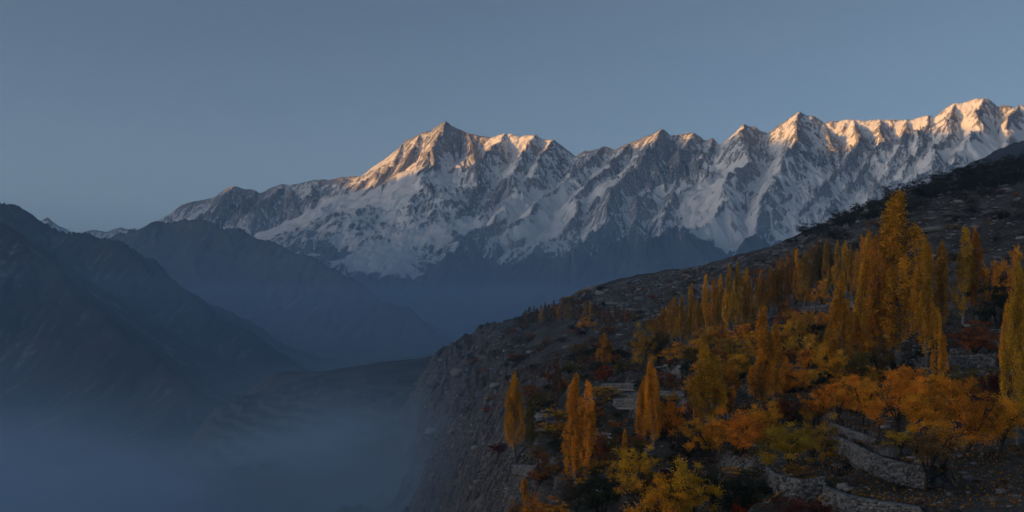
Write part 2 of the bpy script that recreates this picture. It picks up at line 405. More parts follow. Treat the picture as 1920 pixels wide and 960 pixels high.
RM = float(ridged(rng.random(4000)*90, rng.random(4000)*90, 4, 37).mean())
def hill_raw(x, y):
    """terrain height: fitted base, terraces, rock relief. x, y arrays with y > 0"""
    x = np.asarray(x, float); y = np.asarray(y, float)
    u, v = x/y, np.log(y)
    z = tps_eval(hill_fit, u*2.2, v)*y
    # terraces on the gentle ground right of the cliff
    yr = y/HS
    tm = smooth(0.005, 0.06, u)*(1-smooth(230, 420, yr))*(1-smooth(.33, .47, u)*smooth(170, 230, yr))
    q = (z+fbm(x/33., y/33., 3, 17)*1.3)/2.9
    fr = q-np.floor(q)
    zt = z+(smooth(.80, .985, fr)-fr)*2.9
    z = z+(zt-z)*tm*.97
    # rock relief, stronger on the cliff and on far ground
    cl = 1-smooth(-.055, .05, u)
    z = z+fbm(x/13., y/13., 4, 23)*.5*(1-.5*tm)
    z = z+(ridged(x/50., y/50., 5, 29)-RM)*(.9+6.5*cl)*smooth(60, 240, yr)
    z = z+(ridged(x/150., y/240., 4, 37)-RM)*(13.0*cl+2.4)*smooth(100, 380, yr)
    z = z+fbm(x/6., y/6., 3, 43)*.18+(ridged(x/21., y/27., 3, 47)-RM)*3.2*cl*smooth(120, 300, yr)
    return z

gu = np.concatenate([np.linspace(-.42, -.19, 50, endpoint=False), np.linspace(-.19, .49, 690, endpoint=False), np.linspace(.49, .85, 50)])
gv = np.exp(np.linspace(math.log(33.), math.log(2250.), 640))
GU, GVY = np.meshgrid(gu, gv)
HX_, HY_ = GU*GVY, GVY
HZ_ = hill_raw(HX_, HY_)
# dry stone walls: (base pixels, height in pixels); the ground behind each is levelled up to its top
WALLS = [(([(1438,912),(1452,926),(1470,936),(1500,938),(1545,936)], 40), True, 'curved dry stone wall below the big yellow green tree'),
 (([(1546,955),(1590,974),(1650,990),(1725,1000)], 46), True, 'lower dry stone wall running off the bottom edge'),
 (([(1562,848),(1590,858),(1618,880),(1650,897),(1690,908),(1738,918)], 40), True, 'dry stone wall under the half bare brown tree'),
 (([(1768,692),(1815,690),(1866,688)], 24), True, 'long pale stone terrace wall behind the maroon tree'),
 (([(1852,646),(1896,648)], 28), False, 'upper stone terrace wall beside the right edge poplars'),
 (([(1850,722),(1898,716)], 20), False, 'lower stone terrace wall just above the maroon tree'),
 (([(1626,704),(1668,698)], 22), False, 'pale stone wall at the trunk of the tallest poplar'),
 (([(1152,764),(1196,764),(1232,766)], 15), False, 'short grey wall beside the tall narrow gold poplar'),
 (([(962,888),(1005,894)], 18), False, 'stone ledge wall under the slender cliff poplar'),
 (([(1690,706),(1750,708)], 13), False, 'low stone wall between the tallest poplar and the slim yellow one'),
 (([(1500,588),(1560,583),(1602,580)], 11), False, 'pale stone ledge under the little gold tree with visible trunk'),
 (([(1238,716),(1276,714)], 8), False, 'low stone step at the edge of the grey stepped ground'),
 (([(1282,745),(1240,742)], 8), False, 'lowest stone step on the grey stepped ground'),
 (([(1003,812),(1056,818)], 9), False, 'thin stone ledge right of the slender cliff poplar'),
 (([(1100,824),(1146,822)], 7), False, 'thin stone ledge right of the lone big poplar'),
 (([(1098,748),(1150,750),(1196,748)], 10), False, 'long grey stone step left of the tall narrow gold poplar'),
 (([(1130,728),(1192,730)], 8), False, 'upper grey stone step below the large pale boulder'),
 (([(1782,666),(1852,662)], 9), False, 'thin wall directly above the long pale terrace wall'),
 (([(1700,684),(1762,680)], 10), False, 'thin wall behind the slim yellow poplar'),
 (([(1782,714),(1846,706)], 10), False, 'thin wall directly below the long pale terrace wall'),
 (([(1640,836),(1560,808)], 12), False, 'short tumbled wall at the orchard edge above the curved wall')]
def lookup(A, x, y):
    u = x/y; i = int(np.clip(np.searchsorted(gu, u)-1, 0, len(gu)-2)); j = int(np.clip(np.searchsorted(gv, y)-1, 0, len(gv)-2))
    a = (u-gu[i])/(gu[i+1]-gu[i]); b = (y-gv[j])/(gv[j+1]-gv[j])
    return (A[j, i]*(1-a)+A[j, i+1]*a)*(1-b)+(A[j+1, i]*(1-a)+A[j+1, i+1]*a)*b
HZ0 = HZ_.copy()
def wall_base(px, py):
    u, w = (px-CX)/F, (HY-py)/F
    i = int(np.clip(np.searchsorted(gu, u)-1, 0, len(gu)-2)); a = (u-gu[i])/(gu[i+1]-gu[i])
    prof = (HZ0[:, i]*(1-a)+HZ0[:, i+1]*a)/gv
    k = np.nonzero(prof >= w)[0]; y = gv[k[0]] if len(k) else gv[int(np.argmax(prof))]
    return Vector((u*y, y, float(lookup(HZ0, u*y, y))))
for (pts, hpx), _, _ in WALLS:
    W = [wall_base(px, py) for px, py in pts]; hm = hpx/F*W[len(W)//2].y
    best = np.full(HX_.shape, 1e9); zt = np.zeros(HX_.shape)
    for a, b in zip(W[:-1], W[1:]):
        e = b-a; l2 = e.x**2+e.y**2
        t = ((HX_-a.x)*e.x+(HY_-a.y)*e.y)/l2; over = np.maximum(np.maximum(-t, t-1), 0)*math.sqrt(l2); inside = over < 4; t = np.clip(t, 0, 1)
        dx, dy = HX_-a.x-t*e.x, HY_-a.y-t*e.y; d = np.hypot(dx, dy)
        behind = (dx*a.x+dy*a.y > 0) & (d > .2+.011*a.y+over*1.6) & inside
        fr_ = (dx*a.x+dy*a.y <= 0) & (d < 9) & (over < 3) | ((dx*a.x+dy*a.y > 0) & (d < .012*a.y) & (over < .5))
        zb = a.z+t*e.z-.08+d*.02; kf = 1-smooth(3, 9, d+over*2)
        HZ_ = np.where(fr_, HZ_+np.minimum(zb-HZ_, 0)*kf, HZ_)
        m = behind & (d < best); best[m] = (d+over*hm*.6)[m]; zt[m] = (a.z+t*e.z+hm-.1)[m]
    k = 1-smooth(hm*1.5, hm*4, best)
    HZ_ = np.where(best < 1e8, HZ_+np.maximum(zt+best*.03-HZ_, 0)*k, HZ_)

def hill_z(x, y):
    """bilinear lookup in the built grid so that things stand on the mesh"""
    u = x/y; i = np.searchsorted(gu, u)-1; i = int(np.clip(i, 0, len(gu)-2))
    j = int(np.clip(np.searchsorted(gv, y)-1, 0, len(gv)-2))
    a = (u-gu[i])/(gu[i+1]-gu[i]); b = (y-gv[j])/(gv[j+1]-gv[j])
    return (HZ_[j, i]*(1-a)+HZ_[j, i+1]*a)*(1-b)+(HZ_[j+1, i]*(1-a)+HZ_[j+1, i+1]*a)*b

def ground(px, py):
    """first point of the hillside on the sight line through a pixel"""
    u, w = (px-CX)/F, (HY-py)/F
    i = int(np.clip(np.searchsorted(gu, u)-1, 0, len(gu)-2)); a = (u-gu[i])/(gu[i+1]-gu[i])
    prof = (HZ_[:, i]*(1-a)+HZ_[:, i+1]*a)/gv
    k = np.nonzero(prof >= w)[0]
    if len(k): y = gv[k[0]]
    else: y = gv[int(np.argmax(prof))]
    return Vector((u*y, y, hill_z(u*y, y)))

def mat_hill():
    t = NT('hillside_ground')
    g = t.n('NewGeometry'); P = g.outputs['Position']
    nz = t.n('SeparateXYZ', {0: g.outputs['Normal']}).outputs['Z']
    big = t.noise(P, .045, 7, .65); mid = t.noise(P, .35, 6, .65); fine = t.noise(P, 2.2, 4, .6)
    vor = t.n('TexVoronoi', {'Vector': P, 'Scale': .9}, feature='DISTANCE_TO_EDGE').outputs['Distance']
    rock = t.mix(t.ramp(mid, .3, .7), (0.06, 0.056, 0.056), (0.24, 0.222, 0.212))
    rock = t.mix(t.ramp(vor, 0.0, .12), (0.04, 0.037, 0.035), rock)
    earth = t.mix(t.ramp(mid, .35, .65), (0.035, 0.029, 0.024), (0.105, 0.086, 0.066))
    earth = t.mix(t.ramp(big, .45, .62), earth, (0.125, 0.113, 0.102))
    crag = t.noise(P, .10, 7, .68, .8)
    rock = t.mix(t.ramp(crag, .54, .64), rock, t.mix(t.ramp(mid, .3, .7), (0.17, 0.158, 0.155), (0.32, 0.30, 0.29)))
    rock = t.mix(t.ramp(crag, .44, .36), rock, (0.03, 0.028, 0.028))
    steep = t.ramp(t.math('ADD', nz, t.math('MULTIPLY_ADD', mid, .5, -.25)), .86, .66)
    col = t.mix(steep, earth, rock)
    stones = t.math('MULTIPLY', t.ramp(fine, .58, .66), t.ramp(big, .42, .6))
    col = t.mix(t.math('MULTIPLY', stones, .8), col, (0.25, 0.23, 0.215))
    h = t.math('ADD', t.math('MULTIPLY', mid, 1.0), t.math('MULTIPLY', fine, .3))
    h = t.math('ADD', h, t.math('MULTIPLY', t.ramp(vor, 0., .2), .35))
    h = t.math('ADD', h, t.math('MULTIPLY', crag, 2.0))
    b0 = t.n('Bump', {'Strength': .7, 'Distance': 3.0, 'Height': t.noise(P, .11, 6, .65, .5)})
    bump = t.n('Bump', {'Strength': .9, 'Distance': .7, 'Height': h, 'Normal': b0.outputs[0]})
    return t.surf(bsdf(t, col, .95, bump))
obj('hillside', grid_mesh('hillside', HX_, HY_, HZ_), mat_hill(), kind='structure', label='terraced rocky hillside falling to a cliff on the left')

# ------------------------------------------------------------------ the shelf of fields in the valley
SHELF = {950: [(800,1000),(700,1500),(655,1800),(690,2100),(800,2700)], 830: [(800,1050),(745,1350),(705,1550),(674,1720),(664,1800),(700,2000),(800,2700)],
 700: [(850,1000),(785,1250),(752,1350),(722,1450),(702,1600),(681,1800),(720,2000),(800,2700)],
 560: [(870,1000),(805,1250),(768,1350),(742,1450),(716,1650),(699,1800),(740,2000),(820,2700)],
 520: [(697,1800)], 490: [(890,1000),(815,1250),(774,1400),(748,1500),(730,1700),(714,1800),(765,2000),(820,2700)],
 400: [(910,1000),(845,1250),(795,1400),(764,1550),(778,1700),(795,1850),(805,2400)], 300: [(940,1000),(880,1250),(850,1400),(835,1600),(825,1850),(805,2600)],
 150: [(980,1000),(915,1300),(880,1600),(850,2000),(815,2700)]}
sp_, sw_ = [], []
for px, col in SHELF.items():
    for py, Yd in col: sp_.append(((px-CX)/F*2.2, math.log(Yd))); sw_.append((HY-py)/F)
shelf_fit = tps_fit(sp_, np.array(sw_))
def build_shelf():
    X, Y = np.meshgrid(np.linspace(-.46, .02, 330), np.exp(np.linspace(math.log(980*SS), math.log(2700*SS), 260)))
    X = X*Y
    Z = tps_eval(shelf_fit, X/Y*2.2, np.log(Y/SS))*Y
    q = (Z+fbm(X/90., Y/90., 3, 3)*4)/9.; fr = q-np.floor(q)
    Z = Z+(smooth(.7, .97, fr)-fr)*9.*.75*(1-smooth(1580*SS, 1680*SS, Y))+fbm(X/60., Y/60., 4, 9)*3
    Z = Z-smooth(-.26, -.39, X/Y)*170-smooth(1380, 1290, Y)*60
    t = NT('shelf_ground')
    g = t.n('NewGeometry'); P = g.outputs['Position']; nz = t.n('SeparateXYZ', {0: g.outputs['Normal']}).outputs['Z']
    n = t.noise(P, .012, 6, .6)
    col = t.mix(t.ramp(n, .4, .6), (0.018, 0.02, 0.014), (0.075, 0.068, 0.05))
    col = t.mix(t.ramp(nz, .93, .86), col, (0.11, 0.10, 0.09))
    obj('valley_shelf', grid_mesh('valley_shelf', X, Y, Z), t.surf(bsdf(t, col)), kind='structure', label='shelf of terraced fields jutting into the misty valley')
    return Z
build_shelf()

# ------------------------------------------------------------------ foliage and wood
def mat_leaf():
    t = NT('autumn_leaves')
    oc = t.n('ObjectInfo').outputs['Color']
    tone = t.attr('tone'); v = t.attr('v')
    col = t.n('HueSaturation', {'Hue': t.math('MULTIPLY_ADD', v, .028, .482), 'Saturation': 1.0, 'Value': t.math('MULTIPLY_ADD', tone, 1.0, .45), 'Color': oc}).outputs[0]
    d = t.n('BsdfDiffuse'); t.set(d.inputs['Color'], col)
    tr = t.n('BsdfTranslucent'); t.set(tr.inputs['Color'], col)
    gl = t.n('BsdfGlossy', {'Roughness': .55}); gl.inputs['Color'].default_value = (1, 1, 1, 1)
    a = t.n('MixShader', {0: .38}); t.set(a.inputs[1], d.outputs[0]); t.set(a.inputs[2], tr.outputs[0])
    b = t.n('MixShader', {0: .025}); t.set(b.inputs[1], a.outputs[0]); t.set(b.inputs[2], gl.outputs[0])
    return t.surf(b.outputs[0])
def mat_bark(name, a, b):
    t = NT(name)
    P = t.n('TexCoord').outputs['Object']
    n = t.noise(t.n('Mapping', {'Vector': P, 'Scale': (40, 40, 8)}).outputs[0], 1.0, 5, .6)
    return t.surf(bsdf(t, t.mix(n, a, b), .9, t.n('Bump', {'Strength': .6, 'Distance': .01, 'Height': n})))
M_leaf = mat_leaf()
M_pale = mat_bark('pale_poplar_bark', (0.13, 0.12, 0.105), (0.34, 0.31, 0.28))
M_dark = mat_bark('dark_bark', (0.025, 0.02, 0.016), (0.08, 0.065, 0.05))

def leaf_mesh(name, P, size, tone, g):
    n = len(P)
    a = g.normal(size=(n, 3)); a /= np.linalg.norm(a, axis=1)[:, None]
    b = np.cross(a, g.normal(size=(n, 3))); b /= np.linalg.norm(b, axis=1)[:, None]
    s = (size*(.65+.7*g.random(n)))[:, None]
    V = np.stack([P+a*s, P+b*s*.6, P-a*s, P-b*s*.6], 1).reshape(-1, 3)
    me = mesh_from(name, V, np.arange(4*n).reshape(n, 4), False)
    for k, arr in (('tone', tone), ('v', g.random(n))):
        at_ = me.attributes.new(k, 'FLOAT', 'FACE'); at_.data.foreach_set('value', np.asarray(arr, np.float32))
    me.materials.append(M_leaf)
    return me

def tubes(name, paths, mat, sides=5):
    """paths: list of (points (n,3), radii (n))"""
    V, Fc, o = [], [], 0
    for pts, rad in paths:
        pts = np.asarray(pts, float); n = len(pts)
        T = np.gradient(pts, axis=0); T /= np.linalg.norm(T, axis=1)[:, None]+1e-9
        up = np.where(np.abs(T[:, 2:3]) > .95, [[1., 0, 0]], [[0, 0, 1.]])
        A = np.cross(T, up); A /= np.linalg.norm(A, axis=1)[:, None]; B = np.cross(T, A)
        th = np.arange(sides)*2*np.pi/sides
        ring = pts[:, None]+np.asarray(rad)[:, None, None]*(A[:, None]*np.cos(th)[None, :, None]+B[:, None]*np.sin(th)[None, :, None])
        V.append(ring.reshape(-1, 3))
        for i in range(n-1):
            for j in range(sides):
                Fc.append((o+i*sides+j, o+i*sides+(j+1) % sides, o+(i+1)*sides+(j+1) % sides, o+(i+1)*sides+j))
        o += n*sides
    me = mesh_from(name, np.vstack(V), np.array(Fc)); me.materials.append(mat); return me

def poplar_mesh(seed, nleaf, ls, nsp=13):
    """a columnar poplar of height 1 and about 0.2 across: many upright sprays round one stem"""
    g = np.random.default_rng(seed)
    lean = g.normal(size=2)*.012
    env = lambda h: .115*np.clip((h-.03)/.30, 0, 1)**.55*np.clip((1.02-h)/.72, 0, 1)**.62
    paths = [(np.array([[lean[0]*h, lean[1]*h, h-.02 if h == 0 else h] for h in np.linspace(0, .97, 9)]), np.linspace(.013, .0015, 9))]
    P, tone = [], []
    sprays = [(.12, .99, 0, 0, .9)]
    for k in range(nsp):
        hb = .06+.62*(k+g.random())/nsp; ln = .16+.24*g.random()
        sprays.append((hb, min(hb+ln, .965), g.random()*2*np.pi, .55+.45*g.random(), .55+.5*g.random()))
    wts = np.array([(b-a)*w for a, b, _, _, w in sprays]); wts[0] *= .9; wts /= wts.sum()
    for (a, b, ang, out, w), wt in zip(sprays, wts):
        m = max(3, int(nleaf*wt/9))
        t = g.random(m)**.8; h = a+(b-a)*t
        ro = env(h)*out*np.clip(t*3, 0, 1)*.86 if out else np.zeros(m)
        cx, cy = lean[0]*h+np.cos(ang)*ro, lean[1]*h+np.sin(ang)*ro
        rs = (.025*w*np.sin(np.pi*np.clip(t*.9+.08, 0, 1))**.6 if out else env(h)*.30)
        d = g.normal(size=(m, 3)); d /= np.linalg.norm(d, axis=1)[:, None]
        c = np.stack([cx, cy, h], 1)+d*np.stack([rs, rs, rs*1.2], 1)*(g.random((m, 1))**.4)
        ct = np.clip(.5+.18*g.normal()+.20*g.normal(size=m), 0, 1)
        q = np.repeat(c, 9, 0)+g.normal(size=(m*9, 3))*np.array([.007, .007, .013])
        P.append(q); tone.append(np.clip(np.repeat(ct, 9)+.12*g.normal(size=m*9), 0, 1))
        if out:
            hh = np.linspace(a, b-.03, 5); tt = np.linspace(0, 1, 5); rr = env(hh)*out*np.clip(tt*3, 0, 1)*.7
            paths.append((np.stack([lean[0]*hh+np.cos(ang)*rr, lean[1]*hh+np.sin(ang)*rr, hh], 1), np.linspace(.0035, .0008, 5)))
    P = np.vstack(P); tone = np.concatenate(tone)
    ok = P[:, 2] > .05
    return tubes('trunk', paths, M_pale, 5), leaf_mesh('crown', P[ok], np.full(ok.sum(), ls), tone[ok], g)

def round_mesh(seed, nleaf, ls, nclump=46, trunk=.17, flat=.44, sparse=False, bush=False):
    """a spreading orchard tree (or a bush) of height 1 and about 1 across"""
    g = np.random.default_rng(seed)
    zc = .46 if bush else .56
    paths = []
    nl = 5
    if not bush:
        bend = g.normal(size=2)*.04
        paths.append((np.array([[0, 0, -.03], [bend[0]*.5, bend[1]*.5, trunk*.55], [bend[0], bend[1], trunk]]), np.array([.040, .030, .026])))
        base0 = np.array([bend[0], bend[1], trunk*.96])
    else: base0 = np.array([0, 0, -.02])
    tips = []
    for k in range(nl):
        an = 2*np.pi*(k+.7*g.random())/nl; ro = .22+.14*g.random(); zt = zc+.10+.16*g.random()
        mid = base0+np.array([np.cos(an)*ro*.45, np.sin(an)*ro*.45, (zt-base0[2])*.5])
        tip = np.array([np.cos(an)*ro, np.sin(an)*ro, zt])
        paths.append((np.array([base0, mid, tip]), np.array([.019, .012, .005])))
        for j in range(4 if not sparse else 6):
            a2 = an+(g.random()-.5)*2.4; e = mid+(tip-mid)*g.random()+np.array([np.cos(a2)*.20, np.sin(a2)*.20, .02+.16*g.random()])
            s0 = mid+(tip-mid)*(.1+.7*g.random())
            paths.append((np.array([s0, (s0+e)/2+g.normal(size=3)*.02, e]), np.array([.008, .005, .0015]))); tips.append(e)
    tips = np.array(tips)
    C_ = []
    while len(C_) < nclump:
        d = g.normal(size=3); d /= np.linalg.norm(d)
        if d[2] < (-.75 if bush else -.72): continue
        r = .62+.42*g.random()**.7 if g.random() < .8 else .3+.3*g.random()
        lump = 1+.30*np.sin(3*np.arctan2(d[1], d[0])+seed)+.20*np.sin(5*d[2]+seed*2.1)
        p = np.array([d[0]*.44*r*lump, d[1]*.44*r*lump, zc+d[2]*flat*r*lump])
        if sparse: p = p*.5+(tips[g.integers(len(tips))]+g.normal(size=3)*.05)*.5
        C_.append(p)
    C_ = np.array(C_); per = nleaf//nclump
    sz = .034+.050*g.random(nclump)
    if sparse: sz *= .9
    ct = np.clip(.5+.25*g.normal(size=nclump), 0, 1)
    P = np.repeat(C_, per, 0)+g.normal(size=(nclump*per, 3))*np.repeat(sz, per)[:, None]*np.array([.8, .8, .55])
    # sprigs: short runs of leaves that break the outline
    dirs = g.normal(size=(nclump*3, 3)); dirs[:, 2] = np.abs(dirs[:, 2])*.8; dirs /= np.linalg.norm(dirs, axis=1)[:, None]
    src = np.repeat(C_, 3, 0); kk = 10
    tt = np.linspace(.02, .15, kk)
    Q = (src[:, None]+dirs[:, None]*tt[None, :, None]+g.normal(size=(nclump*3, kk, 3))*.010).reshape(-1, 3)
    tone = np.concatenate([np.repeat(ct, per)+.12*g.normal(size=nclump*per), np.repeat(np.repeat(ct, 3)+.15, kk)])
    P = np.vstack([P, Q]); ok = P[:, 2] > .02
    return tubes('trunk', paths, M_dark, 5), leaf_mesh('crown', P[ok], np.full(ok.sum(), ls), np.clip(tone[ok], 0, 1), g)

LIB = {'pl': [poplar_mesh(100+i, 22000, .0052, 22) for i in range(4)], 'pm': [poplar_mesh(200+i, 7000, .0088, 15) for i in range(6)], 'pf': [poplar_mesh(300+i, 1500, .015, 9) for i in range(5)],
       'rl': [round_mesh(400+i, 10000, .0130, 62) for i in range(5)], 'rm': [round_mesh(500+i, 4600, .021, 46) for i in range(5)],
       'rs': [round_mesh(600+i, 2400, .013, 40, .26, sparse=True) for i in range(3)],
       'bl': [round_mesh(700+i, 7000, .0145, 52, flat=.46, bush=True) for i in range(4)], 'bs': [round_mesh(800+i, 1300, .030, 26, flat=.45, bush=True) for i in range(5)]}
COL = {'gold': (.88, .46, .02), 'yellow': (.90, .42, .018), 'orange': (.88, .385, .013), 'deep': (.66, .36, .022), 'russet': (.36, .13, .025), 'brown': (.30, .16, .045),
       'olive': (.20, .145, .022), 'green': (.045, .05, .02), 'maroon': (.15, .035, .025), 'grey': (.16, .135, .095), 'yg': (.56, .31, .018), 'red': (.42, .09, .02), 'scrub': (.075, .062, .034), 'amber': (.84, .42, .018)}
tree_rng = random.Random(5)
count = {}
def tree(lib, px, base, top, width, col, name, cat, label, group=None, pos=None):
    k = count.get(lib, 0); count[lib] = k+1
    tr_me, cr_me = LIB[lib][k % len(LIB[lib])]
    p = pos if pos is not None else ground(px, base)
    Hh = (HY-top)/F*p.y-p.z; Wd = width/F*p.y
    if Hh < .25*(base-top)/F*p.y: Hh = (base-top)/F*p.y
    root = bpy.data.objects.new(name, None); C.objects.link(root)
    root.location = p; root.rotation_euler = (0, 0, tree_rng.random()*6.283)
    root.empty_display_size = .5
    if lib[0] == 'p': sx = Wd/(.215 if lib == 'pm' else .205)
    else: sx = Wd/1.02
    root.scale = (sx, sx, Hh/1.0)
    root['label'] = label; root['category'] = cat
    if group: root['group'] = group
    c = COL[col]; j = lambda: 1+.14*(tree_rng.random()-.5)*2
    tr = obj('trunk' if lib[0] != 'b' else 'stems', tr_me, parent=root)
    cr = obj('crown', cr_me, parent=root); f = j(); cr.color = (min(1, c[0]*f), min(1, c[1]*f*j()), c[2]*f*j(), 1)
    return root

# --- poplars that stand out one by one
for a in [
 ('pl',1684,692,357,112,'amber','tallest olive gold poplar with a broad tapering crown on the terraces'),
 ('pl',1652,690,440,72,'deep','olive gold poplar close against the side of the tallest poplar, its tip lower'),
 ('pl',1626,690,432,58,'amber','slim amber poplar between the tallest poplar and the dense upper row'),
 ('pl',1738,690,440,62,'gold','bright gold poplar with long bare pale trunk next after the tallest one'),
 ('pm',1766,655,452,52,'deep','dull brown gold poplar tucked behind the gold one with pale trunk'),
 ('pm',1806,612,424,52,'deep','thin brownish poplar with pale stem below the scree slope'),
 ('pm',1832,604,428,44,'amber','amber poplar touching the thin brownish one below the scree slope'),
 ('pl',1908,835,492,58,'gold','tall gold poplar cut by the right edge of the picture'),
 ('pl',1890,720,548,40,'amber','narrower gold poplar just in front of the poplar at the right edge'),
 ('pm',1762,738,588,34,'yellow','small slim yellow poplar standing alone before the stone terrace walls'),
 ('pl',1572,722,512,62,'gold','gold poplar with shaggy side branch standing before the slim amber poplar'),
 ('pm',1604,695,585,30,'amber','short thin poplar at the foot of the slim amber poplar'),
 ('pl',1428,778,572,66,'amber','broad golden poplar with twin tips above the big orange trees'),
 ('pl',1456,768,606,56,'amber','shorter golden poplar joined to the twin tipped broad one'),
 ('pl',1330,806,636,70,'amber','shaggy golden poplar in the middle of the slope with leaning side sprays'),
 ('pm',1366,790,672,62,'deep','olive brown bushy poplar behind the shaggy golden one'),
 ('pm',1308,812,734,26,'amber','short gold poplar at the foot of the shaggy golden one'),
 ('pl',1226,842,667,42,'gold','tall narrow gold poplar above the gold bushes at the bottom edge'),
 ('pl',1205,838,712,40,'amber','lower gold poplar leaning on the tall narrow one'),
 ('pl',1078,912,700,56,'gold','big gold poplar standing alone by the dark bushes near the cliff'),
 ('pm',1100,905,712,46,'amber','darker gold poplar overlapping the lone big one near the cliff'),
 ('pl',964,862,696,44,'amber','slender gold poplar nearest the cliff edge'),
 ('pm',994,856,746,28,'olive','grey green poplar beside the slender gold one at the cliff'),
 ('pm',1045,772,660,24,'brown','faded brown poplar on the slope behind the lone gold poplars'),
 ('pm',1132,694,624,40,'deep','dull dark gold poplar below the far grove'),
 ('pm',984,948,894,22,'amber','tiny gold poplar sapling above the orange bush at the bottom edge'),
 ('pm',1172,885,804,22,'gold','small gold poplar beside the gold bushes'),
 ('pm',1294,772,696,16,'brown','thin brown half bare poplar on the grey stepped ground'),
]:
    tree(a[0], *a[1:6], 'poplar_tree', 'poplar', a[6])
# --- dense rows: look-alikes
ORD = 'first second third fourth fifth sixth seventh eighth ninth tenth eleventh twelfth thirteenth fourteenth fifteenth sixteenth seventeenth eighteenth nineteenth twentieth twenty-first twenty-second twenty-third twenty-fourth'.split()
rowA = [(1222,632,596),(1232,632,588),(1243,640,577),(1250,636,574),(1258,645,562),(1268,640,556),(1276,645,553),(1288,648,572),(1298,634,530),(1305,645,560),(1315,640,566),(1325,632,513),(1336,634,520),(1345,632,524),(1353,628,513),(1362,634,540),(1367,626,494),(1376,634,524),(1384,630,492),(1393,632,516),(1400,628,500),(1407,632,522)]
rr = random.Random(3)
for i, (px, b, t) in enumerate(rowA): tree('pm', px, b, t, 21+rr.random()*6, rr.choice(['amber', 'deep', 'gold', 'deep', 'yg']), 'poplar_tree', 'poplar', ORD[i]+' slim poplar from the left in the dense row above the orange orchard trees', 'dense row of poplars on the middle slope')
rowB = [(1420,598,520),(1432,596,505),(1446,590,500),(1456,585,486),(1466,584,482),(1478,582,470),(1488,580,464),(1498,578,466),(1508,576,470)]
for i, (px, b, t) in enumerate(rowB): tree('pm', px, b, t, 24+rr.random()*6, rr.choice(['amber', 'deep', 'deep']), 'poplar_tree', 'poplar', ORD[i]+' poplar from the left in the clump between the dense row and upper row', 'clump of poplars between the two rows')
rowC = [(1522,552,454),(1531,556,450),(1541,554,452),(1550,560,449),(1559,556,456),(1568,560,450),(1578,562,462),(1587,566,450),(1597,570,458),(1606,575,466),(1612,580,441)]
for i, (px, b, t) in enumerate(rowC): tree('pm', px, b, t, 22+rr.random()*7, rr.choice(['amber', 'deep', 'brown', 'deep', 'olive']), 'poplar_tree', 'poplar', ORD[i]+' poplar from the left in the upper row under the scrubby ridge', 'upper row of poplars under the ridge')
rowF = [(972,606,598),(980,612,590),(986,612,584),(994,612,577),(1001,611,576),(1008,612,578),(1015,611,574),(1022,612,570),(1030,612,573),(1038,611,566),(1047,610,570),(1056,608,566),(1066,607,568),(1076,606,566),(1086,605,567),(1096,604,566),(1106,603,567),(1116,604,568)]
for i, (px, b, t) in enumerate(rowF): tree('pf', px, b, t-3, 13+rr.random()*5, rr.choice(['olive', 'deep', 'brown', 'deep']), 'poplar_tree', 'poplar', ORD[i]+' tiny dull poplar from the left in the far grove on the crest', 'far grove of poplars on the ridge')
for i, (px, b, t) in enumerate([(1126,614,576),(1134,614,573),(1143,613,575),(1152,613,573),(1161,613,575),(1170,612,576),(1178,612,578)]):
    tree('pf', px, b, t, 13+rr.random()*4, rr.choice(['brown', 'russet', 'brown']), 'poplar_tree', 'poplar', ORD[i]+' tiny russet poplar from the left at the near end of the far grove', 'russet poplars ending the far grove')

